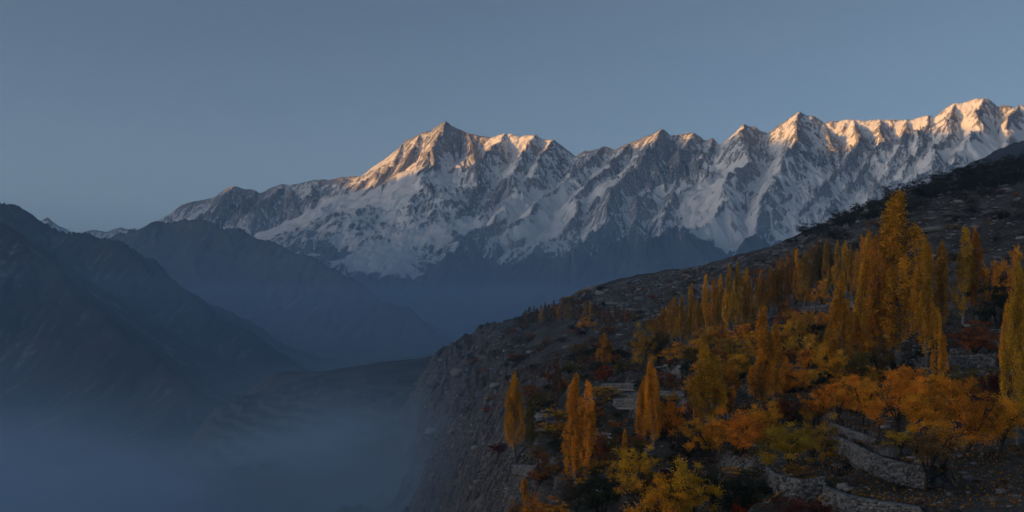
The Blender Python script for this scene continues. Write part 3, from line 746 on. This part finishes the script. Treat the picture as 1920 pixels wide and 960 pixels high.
# --- orchard trees and bushes that stand out
for a in [
 ('rl',1206,694,612,50,'yg','yellow green round tree at the low end of the dense poplar row'), ('rm',1234,690,618,44,'olive','olive round tree beside the yellow green one at the poplar row'),
 ('rm',1266,690,644,54,'gold','round gold tree in front of the dense poplar row'), ('rm',1136,722,688,38,'red','small orange red tree below the dull dark gold poplar'),
 ('rm',1256,838,744,62,'orange','orange red tree beside the tall narrow gold poplar'), ('rl',1328,868,782,96,'orange','spreading orange tree at the low end of the big orange clump'),
 ('rl',1388,860,766,104,'orange','largest spreading orange tree in the middle of the slope'), ('rl',1442,846,764,70,'orange','orange tree touching the foot of the twin tipped poplar'),
 ('rl',1478,886,792,112,'yg','big yellow green tree above the curved stone wall'), ('rl',1530,872,782,78,'yg','smaller yellow green tree joined to the one above the curved wall'),
 ('bl',1232,1000,884,120,'yellow','bright yellow gold bush spilling over the bottom edge'), ('bl',1292,985,862,116,'gold','gold bush with feathery top at the bottom edge'),
 ('bl',1190,925,838,84,'gold','gold bush behind the bright one at the bottom edge'), ('bl',1152,905,858,40,'amber','small amber bush at the foot of the small gold poplar'),
 ('bl',1010,985,922,76,'orange','orange gold bush at the bottom edge below the cliff poplars'), ('bl',1052,975,938,56,'yellow','yellow bush beside the orange gold one at the bottom edge'), ('bl',966,985,938,44,'brown','brownish bush at the bottom edge nearest the cliff'),
 ('rm',1122,882,820,52,'russet','orange russet tree between the lone big poplar and the small gold poplar'), ('bs',1090,916,888,26,'yellow','small yellow bush at the foot of the lone big poplar'), ('rm',1112,902,858,44,'deep','dull orange bush under the russet tree'),
 ('rl',1572,800,712,84,'orange','first orange tree of the bright orchard row beside the yellow trees'), ('rl',1618,798,706,92,'orange','second orange tree of the bright orchard row, under the tallest poplar'),
 ('rl',1686,812,712,104,'orange','brightest orange tree in the middle of the orchard row'), ('rl',1738,826,730,96,'orange','orange tree beside the brightest one in the orchard row'),
 ('rl',1812,850,718,124,'orange','wide orange tree with forked dark trunk in the orchard row'), ('rl',1876,852,742,100,'amber','last orange tree of the row, with dark leaning trunk'),
 ('rs',1736,922,796,124,'brown','half bare brown tree with forked trunk beside the stone wall'), ('rs',1772,892,784,110,'orange','thin leaved orange gold tree with a slender dark trunk behind the half bare one'), ('rs',1690,868,800,84,'deep','sparse brown orange shrub above the stone wall'),
 ('rl',1500,748,684,84,'yellow','yellow round tree below the shaggy side branch poplar'), ('rl',1548,742,662,70,'gold','gold tree at the foot of the poplar with shaggy side branch'), ('rm',1470,742,702,50,'yellow','small yellow tree beside the shorter golden poplar'),
 ('bl',1482,792,728,96,'grey','greyish brown leafless bush between orange and yellow trees'), ('rm',1530,800,742,66,'orange','small orange tree beside the greyish bush'), ('rm',1465,800,745,50,'russet','russet tree behind the big yellow green one'),
 ('rm',1540,582,530,34,'gold','little round gold tree with visible trunk under the upper poplar row'), ('rm',1510,585,536,30,'deep','little dull gold tree beside the one with visible trunk'), ('rm',1478,622,566,44,'russet','russet orange tree above the golden slope trees'),
 ('rm',1500,662,590,62,'deep','dull gold tree with a dark shaded side above the shaggy poplar branch'), ('rm',1524,690,622,42,'gold','gold tree with bright left side in the middle of the slope'), ('rm',1470,668,612,50,'amber','amber round tree above the shorter golden poplar'), ('rm',1546,648,582,48,'amber','amber tree under the ledge below the upper poplar row'),
 ('rm',1312,662,626,40,'russet','russet tree at the foot of the dense poplar row'), ('rm',1342,664,614,52,'orange','orange tree at the foot of the dense poplar row'), ('rm',1366,688,628,54,'deep','dull orange tree below the dense poplar row'), ('rm',1390,660,612,50,'orange','bright orange tree at the upper end of the dense poplar row'),
 ('rm',1386,722,658,66,'amber','amber tree hiding the bushy poplar top'), ('rm',1346,712,650,50,'russet','brown russet tree above the shaggy golden poplar'), ('rm',1414,668,622,40,'gold','small gold tree beside the broad twin tipped poplar'),
 ('rm',1868,602,480,52,'amber','amber topped tree beside the dark trees at the right edge'), ('rm',1900,606,480,50,'gold','gold topped tree behind the right edge poplars'), ('bl',1872,622,518,96,'green','dark green tree mass between the brownish poplars and the right edge'),
 ('bl',1828,676,600,104,'russet','dark russet bush above the stone terrace walls'), ('bl',1812,748,690,84,'olive','olive bush in front of the stone terrace walls'), ('rm',1872,800,690,56,'maroon','maroon tree before the poplar at the right edge'),
 ('bl',1384,975,868,118,'green','dark green bush between the gold bush and the curved wall'), ('bl',1336,930,880,60,'green','dark green shrub behind the gold bush with feathery top'), ('bl',1128,975,872,110,'green','dark bush between the lone big poplar and the gold bushes'), ('bl',1080,960,905,70,'scrub','dull dark bush at the foot of the lone big poplar'),
 ('bl',1290,862,800,76,'scrub','dark grey green bush below the orange red tree'), ('bl',1604,728,646,60,'olive','dark olive bush under the short thin poplar'), ('bl',1648,716,628,62,'olive','dark olive bush under the tallest poplar'), ('bl',1700,716,672,44,'green','dark bush right of the tallest poplar trunk'),
 ('bs',1390,985,932,52,'red','red orange bush at the bottom edge below the dark green bush'), ('bl',1500,985,928,96,'maroon','dark red bush in front of the curved stone wall'), ('bl',1545,990,935,60,'maroon','maroon bush where the two stone walls meet'), ('bs',1660,716,690,34,'orange','small orange bush on the wall by the tallest poplar'),
 ('bl',1392,708,668,56,'green','dark rounded bush behind the twin tipped poplar'), ('rm',1100,622,596,34,'orange','small bright orange tree before the far grove'), ('bs',1025,615,605,26,'russet','low russet scrub under the far grove'),
 ('bs',1058,735,708,40,'russet','reddish scrub beside the faded brown poplar'), ('bs',1000,745,722,36,'brown','brown scrub above the slender cliff poplar'), ('bs',1030,720,690,28,'russet','russet scrub on the slope under the cliff ridge'), ('bl',1010,862,836,44,'brown','brown bush on the ledge beside the cliff poplars'),
 ('bl',935,860,828,40,'maroon','dark reddish bush at the rim of the cliff'), ('bl',1610,640,596,44,'green','dark bush behind the short thin poplar'),
]:
    nm = {'r': 'orchard_tree', 'b': 'bush'}[a[0][0]]
    tree(a[0], *a[1:6], nm, 'tree' if nm == 'orchard_tree' else 'bush', a[6])

# --- scrub along the ridge and over the rocky slope
for px, b, t, w, lab in [(1512,442,422,28,'dark rounded shrub at the foot of the bare ridge crest'),(1534,440,424,26,'second shrub up along the ridge crest'),(1574,414,394,24,'spiky dark shrub against the snow on the ridge crest'),(1608,400,383,24,'dark shrub on the crest left of the small round one'),(1631,388,375,16,'small round grey shrub on the ridge crest'),(1672,378,352,32,'dark shrub just behind the tip of the tallest poplar'),(1700,362,348,18,'small dark shrub on the crest right of the tallest poplar tip'),(1724,366,338,30,'bushy dark shrub where the bare mountainside meets the crest'),(1768,346,325,46,'low wide brown shrub on the upper crest'),(1822,338,312,66,'wide dark shrub on the upper crest'),(1868,330,297,52,'tall dark shrub on the crest near the right edge'),(1908,330,294,54,'dark shrub on the crest cut by the right edge'),(906,628,621,12,'tiny lone tree on the far field ridge'),(862,653,646,10,'tiny lone tree lowest on the far field ridge')]:
    tree('bl' if w > 15 else 'bs', px, b+(3 if w > 15 else 0), t-(4 if w > 15 else 0), w*1.35, 'scrub', 'shrub', 'shrub', lab)
def scatter(n, x0, x1, ylo, yhi, hpx, cols, label, group, lib='bs', seed=1, name='shrub', wr=(1.2, 2.2)):
    q = random.Random(seed); k = 0
    while k < n:
        px = q.uniform(x0, x1); yl, yh = ylo(px), yhi(px)
        if yh <= yl: continue
        py = q.uniform(yl, yh); h = q.uniform(*hpx)
        tree(lib, px, py, py-h, h*q.uniform(*wr), q.choice(cols), name, 'tree' if 'tree' in name else name, label, group); k += 1
crest_y = lambda px: float(np.interp(px, [840, 1000, 1100, 1220, 1340, 1430, 1520, 1700, 1920], [664, 590, 541, 513, 494, 468, 434, 360, 299]))
scatter(46, 1540, 1915, lambda p: crest_y(p)+8, lambda p: crest_y(p)+45, (14, 30), ['scrub', 'scrub', 'green', 'scrub'], 'low dark scrub bush crowding the upper rim of the rocky slope', 'scrub along the upper rim', 'bl', seed=2)
scatter(40, 1600, 1918, lambda p: crest_y(p)+50, lambda p: min(crest_y(p)+190, 500), (9, 22), ['scrub', 'scrub', 'grey', 'brown'], 'small dark scrub bush dotted on the grey scree slope', 'scrub on the scree slope', seed=3)
scatter(60, 1080, 1500, lambda p: crest_y(p)+6, lambda p: crest_y(p)+75, (6, 14), ['scrub', 'green', 'brown', 'russet'], 'small scrub tuft on the grey rocky brow above the poplar rows', 'scrub on the rocky brow', seed=4)
scatter(60, 880, 1120, lambda p: crest_y(p)+25, lambda p: 780, (7, 17), ['scrub', 'scrub', 'russet', 'brown'], 'small scrub tuft clinging to the dark cliff slope', 'scrub on the cliff slope', seed=5)
scatter(90, 990, 1330, lambda p: 670, lambda p: 915, (12, 32), ['scrub', 'green', 'russet', 'brown', 'olive'], 'low dull bush on the stepped ground between the lone poplars', 'bushes on the stepped ground', seed=6, name='bush')
scatter(70, 1330, 1900, lambda p: 600, lambda p: 790, (12, 28), ['green', 'scrub', 'russet', 'olive', 'deep'], 'low dull bush filling the gaps between the orchard trees', 'bushes between the orchard trees', seed=7, name='bush')
scatter(26, 1560, 1915, lambda p: 850, lambda p: 958, (6, 16), ['grey', 'scrub', 'brown'], 'low grey weed clump on the terrace beside the stone walls', 'weed clumps by the walls', seed=8)
scatter(30, 940, 1110, lambda p: crest_y(p)+6, lambda p: crest_y(p)+26, (7, 14), ['brown', 'russet', 'olive', 'deep'], 'low autumn bush along the foot of the far grove', 'bushes under the far grove', seed=9)

scatter(56, 1290, 1640, lambda p: float(np.interp(p, [1300, 1600], [655, 600])), lambda p: 765, (34, 58), ['gold', 'amber', 'orange', 'deep', 'yg', 'olive', 'russet', 'deep', 'green'], 'small autumn tree crowded among the poplars on the middle slope', 'autumn trees among the middle poplars', 'rm', 10, 'orchard_tree', (.8, 1.15))
scatter(8, 1540, 1900, lambda p: 735, lambda p: 815, (50, 74), ['orange', 'amber', 'orange', 'deep'], 'orange orchard tree merging into the bright row behind the half bare tree', 'orchard trees merging in the bright row', 'rm', 11, 'orchard_tree', (.9, 1.2))
scatter(40, 1060, 1430, lambda p: crest_y(p)+70, lambda p: 725, (10, 22), ['russet', 'brown', 'scrub', 'olive'], 'dull autumn bush on the bare slope below the rocky brow', 'bushes below the rocky brow', seed=13, name='bush')
scatter(64, 1000, 1560, lambda p: 750, lambda p: 955, (16, 36), ['olive', 'russet', 'deep', 'brown', 'scrub', 'green'], 'undergrowth bush among the lower poplars and orange trees', 'undergrowth on the lower slope', seed=12, name='bush')
# trees on the hazy shelf of fields
def shelf_pt(px, py):
    u, w = (px-CX)/F, (HY-py)/F
    ys = np.linspace(1290, 2500, 400)
    pr = tps_eval(shelf_fit, np.full(400, u*2.2), np.log(ys/SS))
    k = np.nonzero(pr >= w)[0]; y = ys[k[0]] if len(k) else ys[int(np.argmax(pr))]
    return Vector((u*y, y, float(pr[k[0]] if len(k) else pr.max())*y-1.5))
q = random.Random(9)
for px, py in [(478,748),(492,744),(506,742),(520,740),(536,742),(566,736),(574,733),(604,728),(613,726),(622,728),(640,732),(655,728),(690,722),(702,720),(430,752),(445,750),(462,747),(640,760),(655,763),(712,738),(735,742),(560,752),(545,758),(668,750),(700,756),(528,765),(750,718),(770,722)]:
    p = shelf_pt(px, py); tree('bs', px, py, py-q.uniform(8, 15), q.uniform(12, 22), 'green', 'field_tree', 'tree', 'dark hazy tree among the fields on the valley shelf', 'trees on the valley shelf', pos=p)

# ------------------------------------------------------------------ stone walls, boulders, rubble, dry grass
def mat_stone(name='wall_stone', lo=.11):
    t = NT(name)
    P = t.n('NewGeometry').outputs['Position']
    r = t.n('ObjectInfo').outputs['Random']
    isl = t.n('NewGeometry').outputs['Random Per Island']
    n = t.noise(P, 6., 5, .65)
    v = t.math('MULTIPLY_ADD', t.math('FRACT', t.math('ADD', r, isl)), .24, lo-.045)
    col = t.n('CombineColor', {0: v, 1: t.math('MULTIPLY', v, .95), 2: t.math('MULTIPLY', v, .90)}).outputs[0]
    col = t.mix(t.ramp(n, .45, .75), col, (0.34, 0.325, 0.31))
    return t.surf(bsdf(t, col, .9, t.n('Bump', {'Strength': .5, 'Distance': .05, 'Height': n})))
M_stone = mat_stone(); M_scree = mat_stone('scree_stone', .12)
_ph = (1+5**.5)/2
ICO_V = np.array([(-1,_ph,0),(1,_ph,0),(-1,-_ph,0),(1,-_ph,0),(0,-1,_ph),(0,1,_ph),(0,-1,-_ph),(0,1,-_ph),(_ph,0,-1),(_ph,0,1),(-_ph,0,-1),(-_ph,0,1)])/1.902
ICO_F = np.array([(0,11,5),(0,5,1),(0,1,7),(0,7,10),(0,10,11),(1,5,9),(5,11,4),(11,10,2),(10,7,6),(7,1,8),(3,9,4),(3,4,2),(3,2,6),(3,6,8),(3,8,9),(4,9,5),(2,4,11),(6,2,10),(8,6,7),(9,8,1)])
def stone_shape(g):
    V = ICO_V*(1+.22*g.normal(size=(12, 1)))
    V = np.sign(V)*np.abs(V)**.7*.6          # squarer
    return V+g.normal(size=V.shape)*.05
gs = np.random.default_rng(77)
STONES = []
for k in range(10):
    me = mesh_from('stone', stone_shape(gs), ICO_F, False); me.materials.append(M_stone); STONES.append(me)
M_core = None
def wall(spec, single, label):
    """dry stone wall: base pixels on the hillside, height in pixels"""
    pts, hpx = spec
    W = [wall_base(px, py) for px, py in pts]
    hm = hpx/F*W[len(W)//2].y
    root = bpy.data.objects.new('stone_wall', None); C.objects.link(root); root.location = W[0]; root['label'] = label; root['category'] = 'wall'
    o0 = W[0]
    V, Fc = [], []
    for p in W:
        back = Vector((p.x, p.y, 0)).normalized()*.25
        for z in (-.6, hm-.12):
            for d in (.10-.005*p.y, .3+.013*p.y): V.append((p.x-o0.x+back.x/.25*d, p.y-o0.y+back.y/.25*d, p.z-o0.z+z))
    for i in range(len(W)-1):
        a, b = i*4, i*4+4
        Fc += [(a, b, b+2, a+2), (a+2, b+2, b+3, a+3), (a+1, a+3, b+3, b+1)]
    core = obj('wall_core', mesh_from('wall_core', V, Fc, False), M_stone, parent=root)
    seg = [(W[i+1]-W[i]).length for i in range(len(W)-1)]; tot = sum(seg)
    sw = max(.30, 5.0/F*W[0].y); sh = sw*.62
    jv, jf, jo, n = [], [], 0, 0
    rows = max(2, int(hm/(sh*.8)))
    for r in range(rows):
        s = -gs.random()*sw
        while s < tot:
            w = sw*(.6+.9*gs.random()); sc = min(max(s+w/2, 0), tot-.01)
            i = 0; q_ = sc
            while q_ > seg[i]: q_ -= seg[i]; i += 1
            d = (W[i+1]-W[i])/seg[i]; p = W[i]+d*q_
            back = Vector((p.x, p.y, 0)).normalized()
            z = (r+.45)*hm/rows+(gs.random()-.5)*sh*.35
            loc = p-o0-back*(.005*p.y-.10*gs.random()); loc.z += z
            dim = Vector((w*.95, sw*(.8+.5*gs.random()), sh*(.75+.5*gs.random())))
            rz = math.atan2(d.y, d.x)+gs.normal()*.22
            mt = Matrix.Translation(loc) @ Matrix.Rotation(rz, 4, 'Z') @ Matrix.Rotation(gs.normal()*.12, 4, 'Y') @ Matrix.Diagonal((*dim, 1))
            me = STONES[int(gs.integers(10))]
            if single and n < 290:
                o = obj('stone', me, parent=root); o.matrix_local = mt
            else:
                M = np.array(mt); vv = np.array([v.co for v in me.vertices])
                jv.append(vv @ M[:3, :3].T+M[:3, 3]); jf.append(ICO_F+jo); jo += 12
            n += 1; s += w*.92
    if jv:
        me = mesh_from('stonework', np.vstack(jv), np.vstack(jf), False); me.materials.append(M_stone)
        obj('stonework', me, parent=root, kind='stuff')
for spec, single, lab in WALLS: wall(spec, single, lab)

def rock_field(name, label, n, pick, size, flat, seed):
    g = np.random.default_rng(seed); q = random.Random(seed)
    jv, jf = [], []; base = [stone_shape(g) for _ in range(12)]; k = 0
    while k < n:
        px, py = pick(q)
        p = ground(px, py)
        s = math.exp(q.gauss(math.log(size(p.y)), .7)); a = q.random()*6.28
        R = np.array([[math.cos(a), -math.sin(a), 0], [math.sin(a), math.cos(a), 0], [0, 0, 1]])
        V = (base[k % 12]*np.array([s*q.uniform(.8, 1.8), s, s*flat])) @ R.T
        jv.append(V+np.array(p)+np.array([0, 0, s*flat*.12])); jf.append(ICO_F+12*k); k += 1
    me = mesh_from(name, np.vstack(jv), np.vstack(jf), False); me.materials.append(M_scree)
    obj(name, me, kind='stuff', label=label)
rock_field('scree', 'loose grey scree over the upper slope and rocky brow', 4600, lambda q: (lambda px: (px, crest_y(px)+4+q.random()**1.3*(190 if px > 1560 else 85)))(q.uniform(1080, 1918)), lambda y: .0011*y, .45, 31)
rock_field('rubble', 'grey rubble strewn on the terraces and below the walls', 2200, lambda q: (q.uniform(930, 1918), q.uniform(600, 958)), lambda y: .0013*y, .55, 32)
rock_field('cliff_rubble', 'broken pale rock scattered on the cliff face', 350, lambda q: (lambda px: (px, q.uniform(crest_y(px)+15, 955)))(q.uniform(770, 1010)), lambda y: .0015*y, .7, 33)

def boulder(px, py, w, label, group=None):
    p = ground(px, py); s = w/F*p.y
    g = np.random.default_rng(int(px*7+py))
    V, Fc = ICO_V.copy(), [tuple(f) for f in ICO_F]
    bme = bpy.data.meshes.new('boulder')
    import bmesh
    bm = bmesh.new(); bmesh.ops.create_icosphere(bm, subdivisions=3, radius=1.0)
    for v in bm.verts:
        c = v.co; k = 1+.22*float(fbm(np.array([c.x*1.3+px]), np.array([c.y*1.3+c.z*1.7]), 3, 3)[0])
        q_ = Vector((math.copysign(abs(c.x)**.75, c.x), math.copysign(abs(c.y)**.75, c.y), math.copysign(abs(c.z)**.75, c.z)))
        v.co = q_*k
    bm.to_mesh(bme); bm.free(); bme.materials.append(M_stone)
    o = obj('boulder', bme, label=label, category='boulder'); o.location = p+Vector((0, 0, s*.12)); o.scale = (s*.55, s*.5, s*.36); o.rotation_euler = (g.normal()*.2, g.normal()*.2, g.random()*6)
    if group: o['group'] = group
for px, py, w, lab in [(1172,665,26,'large pale boulder below the dull dark gold poplar'),(1015,788,20,'pale boulder on the ledge behind the slender cliff poplar'),(1162,742,18,'boulder on the grey stepped ground near the wall'),(1865,602,16,'pale boulder under the dark tree mass at the right edge'),(1886,600,14,'smaller pale boulder beside the one under the dark tree mass'),(1606,700,12,'small white boulder at the foot of the short thin poplar'),(1580,925,18,'flat pale slab lying on the terrace above the lower wall'),(1876,925,16,'pale boulder in the rubble at the bottom right corner'),(1780,930,12,'pale boulder in the rubble beside the half bare tree'),(1840,395,14,'pale outcrop high on the scree slope'),(1512,455,16,'dark outcrop on the ridge brow below the rounded shrub'),(1100,560,20,'grey outcrop at the end of the rocky brow')]:
    boulder(px, py, w, lab)

def dry_grass():
    g = np.random.default_rng(55); q = random.Random(55); P, B = [], []
    for k in range(5200):
        px = q.uniform(930, 1918); py = q.uniform(640, 958); p = ground(px, py); s = .0016*p.y
        for j in range(5):
            P.append((p.x+q.gauss(0, s*1.6), p.y+q.gauss(0, s*1.6), p.z-.05)); B.append(s*q.uniform(.7, 1.8))
    P = np.array(P); B = np.array(B)[:, None]; n = len(P)
    a = g.random(n)*6.28; side = np.stack([np.cos(a), np.sin(a), np.zeros(n)], 1)*B*.16
    tip = P+np.stack([g.normal(size=n)*.35, g.normal(size=n)*.35, np.ones(n)], 1)*B
    V = np.stack([P-side, P+side, tip], 1).reshape(-1, 3)
    me = mesh_from('dry_grass', V, np.arange(3*n).reshape(n, 3), False)
    t = NT('dry_grass'); c = t.mix(t.n('NewGeometry').outputs['Random Per Island'], (0.10, 0.075, 0.035), (0.22, 0.16, 0.075))
    me.materials.append(t.surf(bsdf(t, c, .9)))
    obj('dry_grass', me, kind='stuff', label='dry brown grass tufts over the terraces')
dry_grass()
def fallen_leaves():
    g = np.random.default_rng(66); q = random.Random(66); P = []
    for k in range(5200):
        p = ground(q.uniform(1240, 1918), q.uniform(690, 955)); P.append((p.x, p.y, p.z+.05))
    me = leaf_mesh('fallen_leaves', np.array(P), np.full(len(P), .13), np.clip(.35+.2*g.normal(size=len(P)), 0, 1), g)
    o = obj('fallen_leaves', me, kind='stuff', label='fallen orange leaves on the ground under the orchard trees'); o.color = (.55, .24, .03, 1)
fallen_leaves()

# ------------------------------------------------------------------ air
def volume_mat(name, density, col, aniso=0.0):
    t = NT(name)
    v = t.n('VolumePrincipled', {'Density': density, 'Anisotropy': aniso}); v.inputs['Color'].default_value = (*col, 1)
    t.set(t.out.inputs['Volume'], v.outputs[0]); return t.m
def haze_box():
    x0, x1, y0, y1, z0, z1 = -24000, 17000, -14000, 38000, -480, 4800
    V = [(x, y, z) for x in (x0, x1) for y in (y0, y1) for z in (z0, z1)]
    Fc = [(0, 1, 3, 2), (4, 6, 7, 5), (0, 4, 5, 1), (2, 3, 7, 6), (0, 2, 6, 4), (1, 5, 7, 3)]
    obj('haze', mesh_from('haze', V, Fc, False), volume_mat('haze_air', 0.5e-5, (0.62, 0.78, 1.0), 0.0), kind='stuff', label='thin blue haze filling the air of the valley')
haze_box()
def low_haze():
    for k, (top, dens) in enumerate([(110, .52e-4), (420, .32e-4), (820, .24e-4)]):
        x0, x1, y0, y1, z0, z1 = -23000+150*k, 16000-150*k, -13000+150*k, 37000-150*k, -478+k, top
        V = [(x, y, z) for x in (x0, x1) for y in (y0, y1) for z in (z0, z1)]
        Fc = [(0, 1, 3, 2), (4, 6, 7, 5), (0, 4, 5, 1), (2, 3, 7, 6), (0, 2, 6, 4), (1, 5, 7, 3)]
        obj('valley_haze', mesh_from('valley_haze', V, Fc, False), volume_mat('valley_haze_air', dens, (0.42, 0.68, 1.0), 0.0), kind='stuff', label=['lowest layer', 'middle layer', 'upper layer'][k]+' of blue haze lying low in the valley')
low_haze()
def valley_mist():
    x0, x1, y0, y1, z0, z1 = -2400, 60, 320, 1850, -470, -30
    V = [(x, y, z) for x in (x0, x1) for y in (y0, y1) for z in (z0, z1)]
    Fc = [(0, 1, 3, 2), (4, 6, 7, 5), (0, 4, 5, 1), (2, 3, 7, 6), (0, 2, 6, 4), (1, 5, 7, 3)]
    t = NT('mist')
    P = t.n('NewGeometry').outputs['Position']
    xyz = t.n('SeparateXYZ', {0: P}); X, Y, Z = xyz.outputs
    n = t.n('TexNoise', {'Vector': t.n('Mapping', {'Vector': P, 'Scale': (.0032, .0026, .008)}).outputs[0], 'Scale': 1.0, 'Detail': 4.0, 'Roughness': .6}).outputs['Fac']
    lift = t.math('ADD', t.math('MULTIPLY_ADD', n, 430.0, -215.0), t.math('MULTIPLY', t.math('SUBTRACT', 1500.0, Y), .07))
    h = t.math('DIVIDE', t.math('SUBTRACT', t.math('ADD', Z, 208.0), lift), -52.0)
    d = t.math('MULTIPLY', t.math('POWER', 2.71828, t.math('MINIMUM', h, 2.2)), 1/560.)
    for v, a_, b_ in ((Z, z1, -100), (Y, 1800, 1150), (Y, y0, 600), (X, x0, -1500), (X, x1, -60)): d = t.math('MULTIPLY', d, t.ramp(v, a_, b_))
    v = t.n('VolumePrincipled', {'Density': d}); v.inputs['Color'].default_value = (0.58, 0.79, 1.0, 1)
    t.set(t.out.inputs['Volume'], v.outputs[0])
    obj('valley_mist', mesh_from('valley_mist', V, Fc, False), t.m, kind='stuff', label='soft blue mist filling the valley bottom below the cliff')
valley_mist()
scene.cycles.volume_step_rate = 0.7; scene.cycles.volume_max_steps = 256
